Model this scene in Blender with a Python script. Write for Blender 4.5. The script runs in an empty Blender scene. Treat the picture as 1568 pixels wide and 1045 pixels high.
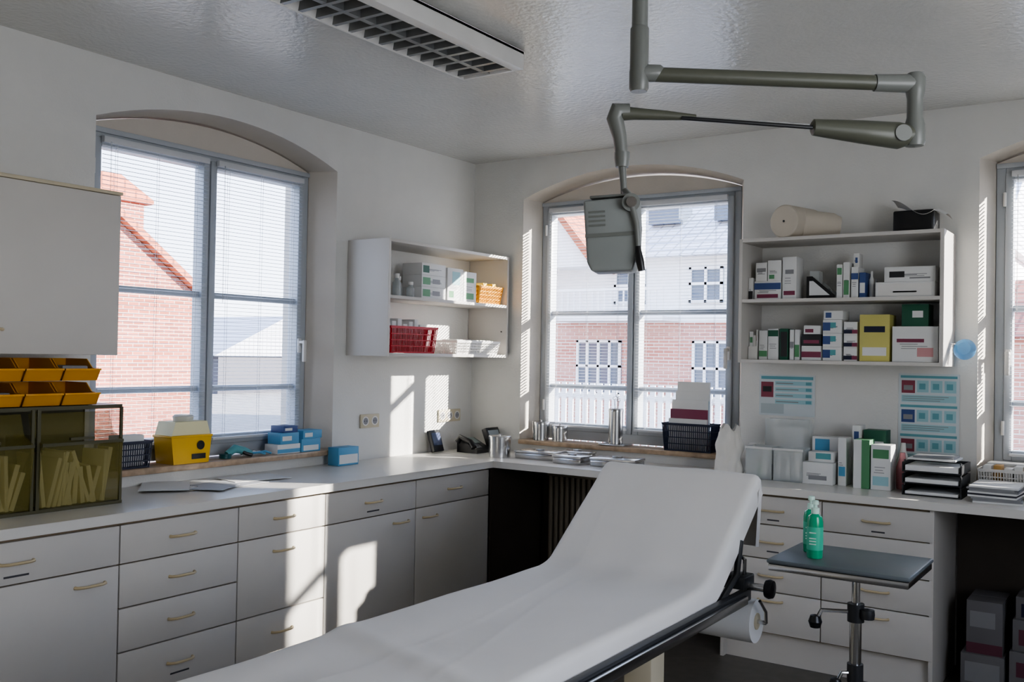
import bpy, bmesh, math, random
from mathutils import Vector, Matrix, noise
random.seed(7)
sc=bpy.context.scene
def lin(c):
    o=[]
    for v in c[:3]:
        v=v/255.0
        o.append(v/12.92 if v<=.04045 else ((v+.055)/1.055)**2.4)
    return (o[0],o[1],o[2],1)
_m={}
def M(name,col,rough=.5,metal=0,var=.04,vs=6,bump=0,bs=80,alpha=1,spec=.5,sheen=0):
    if name in _m: return _m[name]
    m=bpy.data.materials.new(name);m.use_nodes=True;nt=m.node_tree;p=nt.nodes["Principled BSDF"]
    c=lin(col);tc=nt.nodes.new("ShaderNodeTexCoord");n=nt.nodes.new("ShaderNodeTexNoise");n.inputs["Scale"].default_value=vs;n.inputs["Detail"].default_value=3
    nt.links.new(tc.outputs["Object"],n.inputs["Vector"])
    r=nt.nodes.new("ShaderNodeValToRGB");e=r.color_ramp.elements
    e[0].position=.3;e[1].position=.7
    e[0].color=tuple([x*(1-var) for x in c[:3]]+[1]);e[1].color=tuple([min(1,x*(1+var)) for x in c[:3]]+[1])
    nt.links.new(n.outputs["Fac"],r.inputs["Fac"]);nt.links.new(r.outputs["Color"],p.inputs["Base Color"])
    p.inputs["Roughness"].default_value=rough;p.inputs["Metallic"].default_value=metal;p.inputs["Specular IOR Level"].default_value=spec
    if alpha<1: p.inputs["Alpha"].default_value=alpha
    if bump:
        n2=nt.nodes.new("ShaderNodeTexNoise");n2.inputs["Scale"].default_value=bs;n2.inputs["Detail"].default_value=2
        b=nt.nodes.new("ShaderNodeBump");b.inputs["Strength"].default_value=bump;b.inputs["Distance"].default_value=.004
        nt.links.new(tc.outputs["Object"],n2.inputs["Vector"]);nt.links.new(n2.outputs["Fac"],b.inputs["Height"]);nt.links.new(b.outputs["Normal"],p.inputs["Normal"])
    _m[name]=m;return m
def brick(name,axis,c1=(178,92,70),c2=(150,72,56),mo=(190,170,155),scale=1.0,bw=.25,rh=.08):
    m=bpy.data.materials.new(name);m.use_nodes=True;nt=m.node_tree;p=nt.nodes["Principled BSDF"]
    g=nt.nodes.new("ShaderNodeNewGeometry");s=nt.nodes.new("ShaderNodeSeparateXYZ");c=nt.nodes.new("ShaderNodeCombineXYZ")
    nt.links.new(g.outputs["Position"],s.inputs[0]);nt.links.new(s.outputs["Y" if axis=='x' else "X"],c.inputs[0]);nt.links.new(s.outputs["Z"],c.inputs[1])
    b=nt.nodes.new("ShaderNodeTexBrick");b.inputs["Color1"].default_value=lin(c1);b.inputs["Color2"].default_value=lin(c2);b.inputs["Mortar"].default_value=lin(mo)
    b.inputs["Scale"].default_value=scale;b.inputs["Brick Width"].default_value=bw;b.inputs["Row Height"].default_value=rh;b.inputs["Mortar Size"].default_value=.008
    nt.links.new(c.outputs[0],b.inputs["Vector"]);nt.links.new(b.outputs["Color"],p.inputs["Base Color"]);p.inputs["Roughness"].default_value=.9
    return m
def tiles(name,c1,c2,axis='x',per=.3):
    m=bpy.data.materials.new(name);m.use_nodes=True;nt=m.node_tree;p=nt.nodes["Principled BSDF"]
    g=nt.nodes.new("ShaderNodeNewGeometry");s=nt.nodes.new("ShaderNodeSeparateXYZ");c=nt.nodes.new("ShaderNodeCombineXYZ")
    nt.links.new(g.outputs["Position"],s.inputs[0]);nt.links.new(s.outputs["Y" if axis=='x' else "X"],c.inputs[0]);nt.links.new(s.outputs["Z"],c.inputs[1])
    b=nt.nodes.new("ShaderNodeTexBrick");b.inputs["Color1"].default_value=lin(c1);b.inputs["Color2"].default_value=lin(c1);b.inputs["Mortar"].default_value=lin(c2)
    b.offset=0;b.inputs["Brick Width"].default_value=per;b.inputs["Row Height"].default_value=.22;b.inputs["Scale"].default_value=1;b.inputs["Mortar Size"].default_value=.025
    nt.links.new(c.outputs[0],b.inputs["Vector"]);nt.links.new(b.outputs["Color"],p.inputs["Base Color"]);p.inputs["Roughness"].default_value=.8
    return m
class B:
    def __init__(s,M_=None): s.bm=bmesh.new();s.mats=[];s.M=M_
    def mi(s,m):
        if m not in s.mats: s.mats.append(m)
        return s.mats.index(m)
    def box(s,x0,x1,y0,y1,z0,z1,m,bev=0,T=None):
        v=[s.bm.verts.new(c) for c in [(x0,y0,z0),(x1,y0,z0),(x1,y1,z0),(x0,y1,z0),(x0,y0,z1),(x1,y0,z1),(x1,y1,z1),(x0,y1,z1)]]
        F=[s.bm.faces.new([v[i] for i in q]) for q in [(0,3,2,1),(4,5,6,7),(0,1,5,4),(1,2,6,5),(2,3,7,6),(3,0,4,7)]]
        i=s.mi(m)
        for f in F:f.material_index=i
        vs=set(v)
        if bev>0:
            es=list(set(e for f in F for e in f.edges))
            r=bmesh.ops.bevel(s.bm,geom=es,offset=bev,segments=2,affect='EDGES',profile=.5,clamp_overlap=True,material=-1)
            vs=set(x for x in r['verts'])|set(x for x in vs if x.is_valid)
        if T is not None:
            for x in vs:
                if x.is_valid: x.co=T@x.co
    def cyl(s,p0,p1,r0,m,r1=None,seg=24,caps=True):
        p0=Vector(p0);p1=Vector(p1);r1=r0 if r1 is None else r1
        s.sweep([p0,p1],[r0,r1],m,seg,caps)
    def sweep(s,pts,rs,m,seg=14,caps=True,sq=None):
        pts=[Vector(p) for p in pts]
        if not hasattr(rs,'__len__'): rs=[rs]*len(pts)
        i=s.mi(m);n=len(pts);t0=(pts[1]-pts[0]).normalized()
        a=Vector((0,0,1)) if abs(t0.z)<.9 else Vector((1,0,0))
        x=t0.cross(a).normalized();rings=[];pt=t0
        for k in range(n):
            if k==0:t=t0
            elif k==n-1:t=(pts[k]-pts[k-1]).normalized()
            else:
                t=((pts[k]-pts[k-1]).normalized()+(pts[k+1]-pts[k]).normalized())
                t=t.normalized() if t.length>1e-6 else pt
            q=pt.rotation_difference(t);x=q@x;pt=t;y=t.cross(x)
            rings.append([s.bm.verts.new(pts[k]+(x*math.cos(2*math.pi*j/seg)+y*math.sin(2*math.pi*j/seg))*rs[k]) for j in range(seg)])
        for k in range(n-1):
            for j in range(seg):
                f=s.bm.faces.new([rings[k][j],rings[k][(j+1)%seg],rings[k+1][(j+1)%seg],rings[k+1][j]]);f.material_index=i
        if caps:
            for r in (rings[0][::-1],rings[-1]):
                f=s.bm.faces.new(r);f.material_index=i
    def lathe(s,prof,c,m,seg=32,T=None):
        i=s.mi(m);rings=[];fs=[]
        for r,z in prof:
            rings.append([s.bm.verts.new((c[0]+max(r,1e-4)*math.cos(2*math.pi*j/seg),c[1]+max(r,1e-4)*math.sin(2*math.pi*j/seg),c[2]+z)) for j in range(seg)])
        for k in range(len(prof)-1):
            for j in range(seg):
                f=s.bm.faces.new([rings[k][j],rings[k][(j+1)%seg],rings[k+1][(j+1)%seg],rings[k+1][j]]);f.material_index=i
        if prof[0][0]>1e-3: s.bm.faces.new(rings[0][::-1]).material_index=i
        if prof[-1][0]>1e-3: s.bm.faces.new(rings[-1]).material_index=i
        if T is not None:
            for r in rings:
                for v in r:v.co=T@v.co
    def prism(s,pts,ax,a,b,m,T=None):
        def P(p,w): return {'x':(w,p[0],p[1]),'y':(p[0],w,p[1]),'z':(p[0],p[1],w)}[ax]
        A=[s.bm.verts.new(P(p,a)) for p in pts];Bv=[s.bm.verts.new(P(p,b)) for p in pts];n=len(pts);i=s.mi(m)
        fs=[s.bm.faces.new(A),s.bm.faces.new(Bv[::-1])]+[s.bm.faces.new([A[k],Bv[k],Bv[(k+1)%n],A[(k+1)%n]]) for k in range(n)]
        for f in fs:f.material_index=i
        if T is not None:
            for v in A+Bv: v.co=T@v.co
    def quad(s,ps,m):
        f=s.bm.faces.new([s.bm.verts.new(p) for p in ps]);f.material_index=s.mi(m)
    def grid(s,fn,nu,nv,m):
        i=s.mi(m);V=[[s.bm.verts.new(fn(a/nu,b/nv)) for b in range(nv+1)] for a in range(nu+1)]
        for a in range(nu):
            for b in range(nv):
                s.bm.faces.new([V[a][b],V[a+1][b],V[a+1][b+1],V[a][b+1]]).material_index=i
    def obj(s,name,recalc=True,ang=35,fmap=None,parent=None):
        bm=s.bm
        if fmap:
            for v in bm.verts: v.co=Vector(fmap(v.co))
        if recalc: bmesh.ops.recalc_face_normals(bm,faces=bm.faces)
        xs=[v.co for v in bm.verts]
        c=Vector(((min(v.x for v in xs)+max(v.x for v in xs))/2,(min(v.y for v in xs)+max(v.y for v in xs))/2,min(v.z for v in xs)))
        if parent: c=Vector(parent.location)
        for v in bm.verts:v.co-=c
        me=bpy.data.meshes.new(name);bm.to_mesh(me);bm.free()
        for m in s.mats:me.materials.append(m)
        for p in me.polygons:p.use_smooth=True
        me.set_sharp_from_angle(angle=math.radians(ang))
        o=bpy.data.objects.new(name,me);sc.collection.objects.link(o)
        if parent: o.parent=parent
        else: o.location=c
        return o
# ---------- materials
wallm=M("wall_paint",(218,217,213),.7,var=.02,bump=.3,bs=90)
revm=M("reveal_paint",(204,197,187),.7,var=.02,bump=.2,bs=60)
ceilm=M("ceiling_satin_paint",(205,205,201),.2,var=.02,bump=.7,bs=42)
cab=M("cabinet_laminate",(206,202,196),.46,var=.02,vs=3)
cabe=M("cabinet_edge",(140,122,98),.5)
top=M("worktop_laminate",(224,221,215),.3,var=.02)
hand=M("handle_cream",(196,180,146),.4)
frm=M("window_frame_pvc",(180,185,190),.35,var=.01)
slat=M("blind_slat",(205,207,210),.4,var=.01)
marble=M("sill_marble",(176,154,130),.3,var=.2,vs=25)
white=M("white_plastic",(222,220,216),.4)
paper=M("white_card",(222,222,220),.7,var=.02)
steel=M("steel",(200,200,200),.22,metal=1,var=.03)
chrome=M("chrome",(210,210,210),.12,metal=1)
black=M("black_plastic",(22,22,24),.35)
dark=M("dark_paint",(45,46,48),.4)
lampm=M("lamp_enamel",(112,114,110),.35,var=.02)
lampg=M("lamp_olive",(84,85,74),.4,var=.03)
headm=M("lamp_housing_grey",(138,142,140),.4,var=.02)
navy=M("navy_plastic",(28,34,60),.45)
red=M("red_plastic",(186,20,36),.4)
yel=M("yellow_plastic",(216,170,30),.4)
org=M("orange_yellow_plastic",(222,156,36),.4)
green=M("green_print",(92,146,104),.5)
teal=M("teal_print",(96,160,165),.5)
blue=M("blue_print",(66,86,136),.5)
lblue=M("light_blue_box",(100,160,196),.5)
mag=M("magenta_print",(130,60,84),.5)
grey=M("grey_plastic",(140,140,142),.5)
dgreen=M("dark_green_box",(40,92,70),.5)
ylbox=M("pale_yellow_box",(205,197,120),.5)
cream=M("cream_paint",(200,190,165),.5)
sheet=M("paper_sheet",(230,227,223),.85,var=.015,vs=4,bump=.12,bs=25)
olive=M("olive_smoked_plastic",(140,130,70),.2,alpha=.30)
oliv2=M("olive_frame_plastic",(84,81,58),.4)
clearp=M("clear_plastic",(215,220,220),.15,alpha=.35)
# ---------- room shell
LX,RX,RY,BY,CH=0.0,5.2,-6.9,0.0,2.8
T=.34;FW=.15
mapB=lambda v:(v[0],v[1],v[2])
mapL=lambda v:(-v[1],v[0],v[2])
def arch(u0,u1,zs,zp,n=18):
    c=(u0+u1)/2;h=(u1-u0)/2;s=zp-zs;R=(h*h+s*s)/(2*s);zc=zp-R
    return [(u0+(u1-u0)*k/n, zc+math.sqrt(max(0,R*R-(u0+(u1-u0)*k/n-c)**2))) for k in range(n+1)]
holesB=[dict(a=(.40,1.90,.93,2.53,2.68),b=(.455,1.835,.93,2.53,2.66)),dict(a=(3.12,4.62,.93,2.53,2.68),b=(3.175,4.565,.93,2.53,2.66))]
holesL=[dict(a=(-2.80,-1.31,.93,2.53,2.67),b=(-2.765,-1.385,.93,2.53,2.65))]
def wall(name,U0,U1,holes,fm):
    b=B()
    for key,w in(('a',0),('b',T)):
        prev=U0
        for h in holes:
            u0,u1,zb,zs,zp=h[key]
            b.quad([(prev,w,0),(u0,w,0),(u0,w,CH),(prev,w,CH)],wallm)
            b.quad([(u0,w,0),(u1,w,0),(u1,w,zb),(u0,w,zb)],wallm)
            A=arch(u0,u1,zs,zp)
            for k in range(len(A)-1):
                b.quad([(A[k][0],w,A[k][1]),(A[k+1][0],w,A[k+1][1]),(A[k+1][0],w,CH),(A[k][0],w,CH)],wallm)
            prev=u1
        b.quad([(prev,w,0),(U1,w,0),(U1,w,CH),(prev,w,CH)],wallm)
    for h in holes:
        def ol(key):
            u0,u1,zb,zs,zp=h[key];return [(u0,zb)]+arch(u0,u1,zs,zp)+[(u1,zb)]
        a=ol('a');c=ol('b')
        for P,w0,Q,w1 in((a,0,c,FW),(c,FW,c,T)):
            n=len(P)
            for k in range(n):
                k2=(k+1)%n
                b.quad([(P[k][0],w0,P[k][1]),(P[k2][0],w0,P[k2][1]),(Q[k2][0],w1,Q[k2][1]),(Q[k][0],w1,Q[k][1])],revm)
    for (p,q) in(((U0,0),(U0,T)),((U1,0),(U1,T))):
        b.quad([(p[0],p[1],0),(q[0],q[1],0),(q[0],q[1],CH),(p[0],p[1],CH)],wallm)
    b.quad([(U0,0,CH),(U1,0,CH),(U1,T,CH),(U0,T,CH)],wallm)
    return b.obj(name,recalc=False,fmap=fm,ang=20)
wall("wall_back",-T,RX,holesB,mapB)
wall("wall_left",RY,0,holesL,mapL)
b=B();
RW=(-4.6,-2.6,1.0,2.4)
b.box(RX,RX+.2,RY,RW[0],0,CH,wallm);b.box(RX,RX+.2,RW[1],T,0,CH,wallm);b.box(RX,RX+.2,RW[0],RW[1],0,RW[2],wallm);b.box(RX,RX+.2,RW[0],RW[1],RW[3],CH,wallm)
b.obj("wall_right")
b=B();b.box(-T,RX+.2,RY-.2,RY,0,CH,wallm);b.obj("wall_rear")
b=B();b.box(-T,RX+.2,RY-.2,T,CH,CH+.15,ceilm);b.obj("ceiling")
fl=M("floor_linoleum",(96,92,86),.4,var=.12,vs=18)
b=B();b.box(-T,RX+.2,RY-.2,T,-.1,0,fl);b.obj("floor")
# ---------- windows
def window(n,u0,u1,fm,h,glassc=None):
    b=B();w0,w1=FW,FW+.07
    zt,z0=2.50,.965
    c=(u0+u1)/2
    e=.045
    b.box(u0+.002,u0+e,w0,w1,z0,zt,frm,.004);b.box(u1-e,u1-.002,w0,w1,z0,zt,frm,.004)
    b.box(u0+e,u1-e,w0,w1,zt-.045,zt,frm,.004);b.box(u0+e,u1-e,w0,w1,z0,z0+.085,frm,.004)
    for s0,s1 in((u0+e,c-.004),(c+.004,u1-e)):
        ww=w0-.015
        b.box(s0,s0+.038,ww,w1-.01,z0+.06,zt-.03,frm,.005);b.box(s1-.038,s1,ww,w1-.01,z0+.06,zt-.03,frm,.005)
        b.box(s0+.038,s1-.038,ww,w1-.01,zt-.07,zt-.03,frm,.005);b.box(s0+.038,s1-.038,ww,w1-.01,z0+.06,z0+.11,frm,.005)
        b.box(s0+.038,s1-.038,w0,w1-.015,1.772,1.802,frm,.004)
        b.box(s0+.038,s1-.038,w0,w1-.015,1.295,1.325,frm,.004)
    A=arch(u0+.004,u1-.004,2.525,2.64)
    b.prism([(u0+.004,zt+.001)]+A+[(u1-.004,zt+.001)],'y',w0+.005,w1,revm)
    b.box(u0+.002,u1-.002,w0-.012,w0+.004,zt-.005,zt+.02,frm,.003)
    hu=u1-e-.02 if h>0 else u0+e+.02
    b.box(hu-.013,hu+.013,w0-.025,w0-.014,1.50,1.58,white,.004);b.cyl((hu,w0-.02,1.56),(hu,w0-.06,1.56),.009,white,seg=12);b.box(hu-.01,hu+.01,w0-.068,w0-.052,1.45,1.57,white,.004)
    for zz in(1.15,2.3): b.cyl((u0+e/2+.02,w0-.016,zz),(u0+e/2+.02,w0-.016,zz+.07),.008,white,seg=10)
    b.obj("window_%d"%n,fmap=fm)
    for s0,s1 in((u0+e+.03,c-.028),(c+.028,u1-e-.03)):
        bb=B();wd=w0-.034
        bb.box(s0,s1,wd-.012,wd+.014,2.445,2.475,slat,.003)
        z=2.430
        while z>1.070:
            bb.quad([(s0,wd-.0062,z+.0008),(s1,wd-.0062,z+.0008),(s1,wd,z+.0022),(s0,wd,z+.0022)],slat)
            bb.quad([(s0,wd,z+.0022),(s1,wd,z+.0022),(s1,wd+.0062,z),(s0,wd+.0062,z)],slat)
            z-=.0195 if z>1.30 else .0085
        bb.box(s0,s1,wd-.009,wd+.009,1.048,1.062,slat,.002)
        for t in(.12,.5,.88):
            uu=s0+(s1-s0)*t
            for q in(-.0085,.0085): bb.box(uu-.0007,uu+.0007,wd+q-.0005,wd+q+.0005,1.06,2.45,slat)
        bb.cyl((s0+.03,wd-.02,2.45),(s0+.03,wd-.022,1.75),.003,clearp,seg=8)
        bb.obj("venetian_blind",fmap=fm)
window(1,-2.765,-1.385,mapL,1)
window(2,.455,1.835,mapB,1)
window(3,3.175,4.565,mapB,-1)
b=B();b.box(-.145,.045,-2.79,-1.30,.932,.962,marble,.006);b.obj("trim_1")
b=B();b.box(.41,1.89,-.035,.145,.932,.962,marble,.006);b.obj("trim_2")
b=B();b.box(3.13,4.61,-.035,.145,.932,.962,marble,.006);b.obj("trim_3")
b=B()
y0,y1,z0,z1=RW
for a in(y0,(y0+y1)/2-.03,y1-.06): b.box(RX+.05,RX+.12,a,a+.06,z0,z1,frm,.005)
for a in(z0,z1-.06): b.box(RX+.05,RX+.12,y0,y1,a,a+.06,frm,.005)
b.obj("window_4")  # unseen window, added as an opening for side light
# ---------- worktop + cabinets
b=B();b.prism([(.004,-4.6),(.607,-4.6),(.607,-.592),(4.9,-.592),(4.9,-.004),(.004,-.004)],'z',.842,.88,top)
bmesh.ops.bevel(b.bm,geom=[e for e in b.bm.edges if abs(e.verts[0].co.z-e.verts[1].co.z)<1e-4],offset=.008,segments=3,affect='EDGES',profile=.5,material=-1)
b.obj("worktop")
lab=M("label_print",(70,70,74),.6)
def handleY(b,x,y,z,L=.12):
    b.sweep([(x,y-L/2,z),(x+.012,y-L/2+.004,z),(x+.026,y-L*.3,z+.001),(x+.03,y,z+.002),(x+.026,y+L*.3,z+.001),(x+.012,y+L/2-.004,z),(x,y+L/2,z)],[.007,.006,.0055,.0055,.0055,.006,.007],hand,seg=8)
def handleX(b,x,y,z,L=.12):
    b.sweep([(x-L/2,y,z),(x-L/2+.004,y-.012,z),(x-L*.3,y-.026,z+.001),(x,y-.03,z+.002),(x+L*.3,y-.026,z+.001),(x+L/2-.004,y-.012,z),(x+L/2,y,z)],[.007,.006,.0055,.0055,.0055,.006,.007],hand,seg=8)
b=B();g=.0028
b.box(.01,.566,-4.58,-.60,.15,.838,cabe);b.box(.01,.52,-4.58,-.62,0,.15,cab)
Z1=.832
cols=[(-4.58,-3.83,[.68],1),(-3.83,-3.03,[.68],1),(-3.03,-2.46,[.68,.51,.34],0),(-2.46,-1.94,[.68,.34],0),(-1.94,-1.27,[.68],1),(-1.27,-.60,[.68],-1)]
for y0,y1,zs,door in cols:
    zz=[Z1]+zs+[.155]
    for k in range(len(zz)-1):
        b.box(.568,.587,y0+g,y1-g,zz[k+1]+g,zz[k]-g,cab,.002)
        t,bt=zz[k],zz[k+1]
        if k==len(zz)-2 and door:
            yy=y1-.12 if door>0 else y0+.12
            handleY(b,.587,yy,t-.055)
        else:
            handleY(b,.587,(y0+y1)/2,(t+bt)/2+(.0 if t-bt<.2 else .1))
            if (k==0 and door and y0<-1.5) or k==3: b.box(.587,.5878,(y0+y1)/2-.045,(y0+y1)/2+.045,(t+bt)/2-.05,(t+bt)/2-.043,lab)
b.obj("base_cabinet_run")
b=B()
b.box(2.035,3.025,-.552,-.02,.15,.838,cabe);b.box(2.04,3.02,-.53,-.02,0,.15,cab)
b.box(2.026,2.044,-.572,-.01,0,.838,cab,.001);b.box(3.014,3.032,-.572,-.01,0,.838,cab,.001)
for x0,x1 in((2.035,2.53),(2.53,3.03)):
    zz=[Z1,.69,.52,.36,.155]
    for k in range(4):
        b.box(x0+g,x1-g,-.573,-.554,zz[k+1]+g,zz[k]-g,cab,.002)
        handleX(b,(x0+x1)/2,-.573,(zz[k]+zz[k+1])/2+(.0 if k<3 else .06))
        if k<2: b.box((x0+x1)/2-.02,(x0+x1)/2+.04,-.574,-.573,(zz[k]+zz[k+1])/2-.05,(zz[k]+zz[k+1])/2-.043,lab)
b.obj("drawer_cabinet")
# shade under the worktop painted as dark brown sheets
kn=M("kneehole_shade_brown",(62,54,46),.6,var=.08)
b=B();b.box(.60,2.02,-.020,-.003,0,.838,kn);b.box(.585,.600,-.59,-.021,0,.838,kn);b.obj("kneehole_shade")
b=B();b.box(3.04,4.88,-.020,-.003,0,.838,kn);b.obj("kneehole_shade")
rad=M("radiator_enamel",(118,110,97),.5)
b=B()
b.box(.70,1.80,-.06,-.045,.14,.76,rad)
for k in range(28):
    x=.71+k*.039;b.box(x,x+.026,-.13,-.061,.14,.76,rad,.008)
b.box(.70,1.80,-.135,-.045,.76,.775,rad,.003);b.cyl((.8,-.1,0),(.8,-.1,.15),.01,rad);b.cyl((1.7,-.1,0),(1.7,-.1,.15),.01,rad)
b.cyl((1.80,-.09,.68),(1.85,-.09,.68),.022,white)
b.obj("radiator")
# wall cupboard left
b=B()
b.box(.003,.33,-4.2,-2.90,1.48,2.14,cab,.002)
for y0,y1 in((-4.2,-3.55),(-3.55,-2.90)):
    b.box(.332,.35,y0+.001,y1-.001,1.48,2.13,cab,.002)
b.box(.003,.356,-4.2,-2.895,2.132,2.146,cream,.002)
handleY(b,.35,-3.43,1.57,.11);handleY(b,.35,-3.67,1.57,.11)
b.obj("wall_cupboard")
b=B();tk=.018
X1=.315;Y0,Y1=-1.215,-.03
b.box(.003,X1,Y0,Y0+tk,1.49,2.15,cab,.001);b.box(.003,X1,Y1-tk,Y1,1.49,2.15,cab,.001)
for z in(1.49,1.815,2.132): b.box(.003,X1,Y0+tk,Y1-tk,z,z+tk,cab,.001)
for z in(1.66,1.95): b.cyl((X1-.04,Y1-tk-.006,z),(X1-.04,Y1-tk,z),.004,black,seg=8)
b.obj("wall_shelf")
b=B();X0,X1b=1.998,3.015;YF=-.31
b.box(X0,X0+tk,YF,-.003,1.49,2.15,cab,.001);b.box(X1b-tk,X1b,YF,-.003,1.49,2.15,cab,.001)
for z in(1.49,1.81,2.132): b.box(X0+tk,X1b-tk,YF,-.003,z,z+tk,cab,.001)
b.obj("wall_shelf")
# ceiling light
louv=M("louver_grey",(135,137,137),.35,metal=.3);tubem=M("fluorescent_tube",(190,190,185),.4)
b=B();x0,x1,ye,yn=1.31,1.63,-1.87,-4.3
b.box(x0,x0+.012,yn,ye,2.72,2.797,white,.002);b.box(x1-.05,x1,yn,ye,2.72,2.797,white,.002)
b.box(x0+.012,x1-.05,ye-.015,ye,2.72,2.797,white,.002);b.box(x0+.012,x1-.05,yn,yn+.03,2.72,2.797,white,.002)
b.box(x0,x1,yn,ye,2.785,2.798,white)
y=ye-.05
while y>yn+.04:
    b.prism([(y-.010,2.723),(y-.002,2.768),(y+.002,2.768),(y+.010,2.723)],'x',x0+.012,x1-.05,louv);y-=.085
for xx in(x0+.012+.13,): b.prism([(xx-.012,2.724),(xx-.002,2.769),(xx+.002,2.769),(xx+.012,2.724)],'y',yn+.03,ye-.015,louv)
for xx in(x0+.075,x0+.205): b.cyl((xx,yn+.05,2.775),(xx,ye-.05,2.775),.008,tubem,seg=12)
b.obj("ceiling_light")
# ---------- exam couch
b=B()
cx,hw=2.312,.320
up=M("couch_upholstery",(60,62,66),.5)
b.box(2.03,2.60,-4.4,-2.22,.695,.73,up,.012)
Tm=Matrix.Translation((0,-2.19,.70))@Matrix.Rotation(math.radians(36.5),4,'X')
b.box(2.03,2.60,0,.50,-.02,.035,up,.015,T=Tm)
for x in(2.02,2.662): 
    b.box(x-.014,x+.014,-4.4,-1.92,.652,.694,dark,.004)
b.box(2.680,2.695,-4.35,-2.0,.655,.685,steel,.003)
for y in(-4.2,-3.0,-2.0): b.box(2.03,2.65,y-.02,y+.02,.64,.675,dark,.003)
for y in(-3.9,-2.3): b.box(2.66,2.69,y-.015,y+.015,.66,.68,steel)
b.sweep([(2.64,-2.12,.68),(2.65,-2.0,.75),(2.64,-1.94,.86)],.012,dark,seg=10)
b.sweep([(2.05,-2.12,.68),(2.05,-2.0,.75),(2.05,-1.94,.86)],.012,dark,seg=10)
b.box(2.60,2.68,-2.0,-1.90,.70,.745,dark,.006);b.sweep([(2.66,-1.95,.74),(2.665,-1.96,.80),(2.62,-1.93,.82)],.007,steel,seg=8)
b.cyl((2.67,-1.94,.705),(2.74,-1.94,.705),.014,steel);b.lathe([(.012,0),(.03,.006),(.034,.018),(.03,.032),(.0,.036)],(0,0,0),black,T=Matrix.Translation((2.73,-1.94,.705))@Matrix.Rotation(math.radians(90),4,'Y'))
b.box(2.28,2.40,-3.4,-2.6,.58,.64,dark,.004)
b.box(2.43,2.53,-2.42,-2.32,.06,.65,cream,.006);b.box(2.14,2.24,-2.42,-2.32,.06,.65,cream,.006)
b.box(2.43,2.53,-4.1,-4.0,.06,.65,cream,.006);b.box(2.14,2.24,-4.1,-4.0,.06,.65,cream,.006)
b.box(2.06,2.62,-2.46,-2.28,0,.06,dark,.01);b.box(2.06,2.62,-4.14,-3.96,0,.06,dark,.01)
b.box(2.46,2.50,-4.0,-2.42,.25,.30,cream,.004)
couch_o=b.obj("examination_couch")
b=B()
P=[(-4.45,.745),(-2.42,.745),(-2.26,.747),(-2.19,.760),(-2.135,.800),(-1.79,1.06),(-1.765,1.08),(-1.735,1.083),(-1.71,1.06),(-1.70,1.0),(-1.715,.9),(-1.73,.80)]
L=[0]
for k in range(1,len(P)): L.append(L[-1]+math.dist(P[k],P[k-1]))
def prof(s):
    d=s*L[-1]
    for k in range(1,len(P)):
        if d<=L[k]+1e-9:
            t=(d-L[k-1])/(L[k]-L[k-1]);return Vector((P[k-1][0]*(1-t)+P[k][0]*t,P[k-1][1]*(1-t)+P[k][1]*t)),Vector((P[k][0]-P[k-1][0],P[k][1]-P[k-1][1])).normalized()
def sp(s):
    a=Vector((0,0));tt=Vector((0,0))
    for o in(-.008,-.004,0,.004,.008):
        q,t=prof(min(1,max(0,s+o)));a+=q;tt+=t
    return a/5,tt.normalized()
def couch(u,v):
    q,t=sp(u);n=Vector((-t.y,t.x))
    w=(v-.5)*2; a=abs(w);sg=1 if w>0 else -1
    y,z=q
    foot=max(0,min(1,(-2.9-y)/.9))
    drop=.055
    if a<.86: xo=a/.86*(hw-.02);dd=0
    else:
        k=(a-.86)/.14;an=min(1,k*2.2)*math.pi/2
        xo=hw-.02+.022*math.sin(an);dd=.022*(1-math.cos(an))+max(0,k-.45)/.55*drop
        xo+=k*foot*(.05 if sg<0 else .01)+.012*k
    nz=noise.noise(Vector((w*1.6,y*1.2,z*2)))*.006*(1+1.5*foot)+noise.noise(Vector((w*3+9,y*3.5,1.3)))*.0022*(1+1.5*foot)
    nz+=.003*math.exp(-((y+2.2)/.12)**2)*math.sin(w*9)
    # faint paper creases
    nz+=.0012*math.exp(-((w*.35+.12*math.sin(y*2.1)-.05)/.012)**2)+.0012*math.exp(-((w*.35-.1*math.sin(y*1.7+1)+.14)/.012)**2)
    e2=(y+3.38+.10*w)
    nz+=.008*math.exp(-(e2/.05)**2) - .008*(1/(1+math.exp(e2/.015)))
    p=q+n*(nz-dd)
    xx=cx+sg*xo+noise.noise(Vector((y*3,w,3)))*.006*(1 if a>.86 else 0)
    return (xx,p.x,p.y)
b.grid(couch,320,110,sheet)
b.obj("paper_cover",recalc=True,ang=80,parent=couch_o)
# paper roll holder
b=B();rz=.555
b.cyl((2.20,-1.83,rz),(2.665,-1.83,rz),.078,paper,seg=40);b.cyl((2.664,-1.83,rz),(2.668,-1.83,rz),.03,cream,seg=24)
b.cyl((2.17,-1.83,rz),(2.70,-1.83,rz),.008,steel);b.sweep([(2.70,-1.83,rz),(2.705,-1.85,.60),(2.70,-1.90,.648)],.006,steel,seg=8)
b.sweep([(2.17,-1.83,rz),(2.165,-1.85,.60),(2.17,-1.90,.645)],.006,steel,seg=8)
b.obj("paper_roll")
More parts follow.
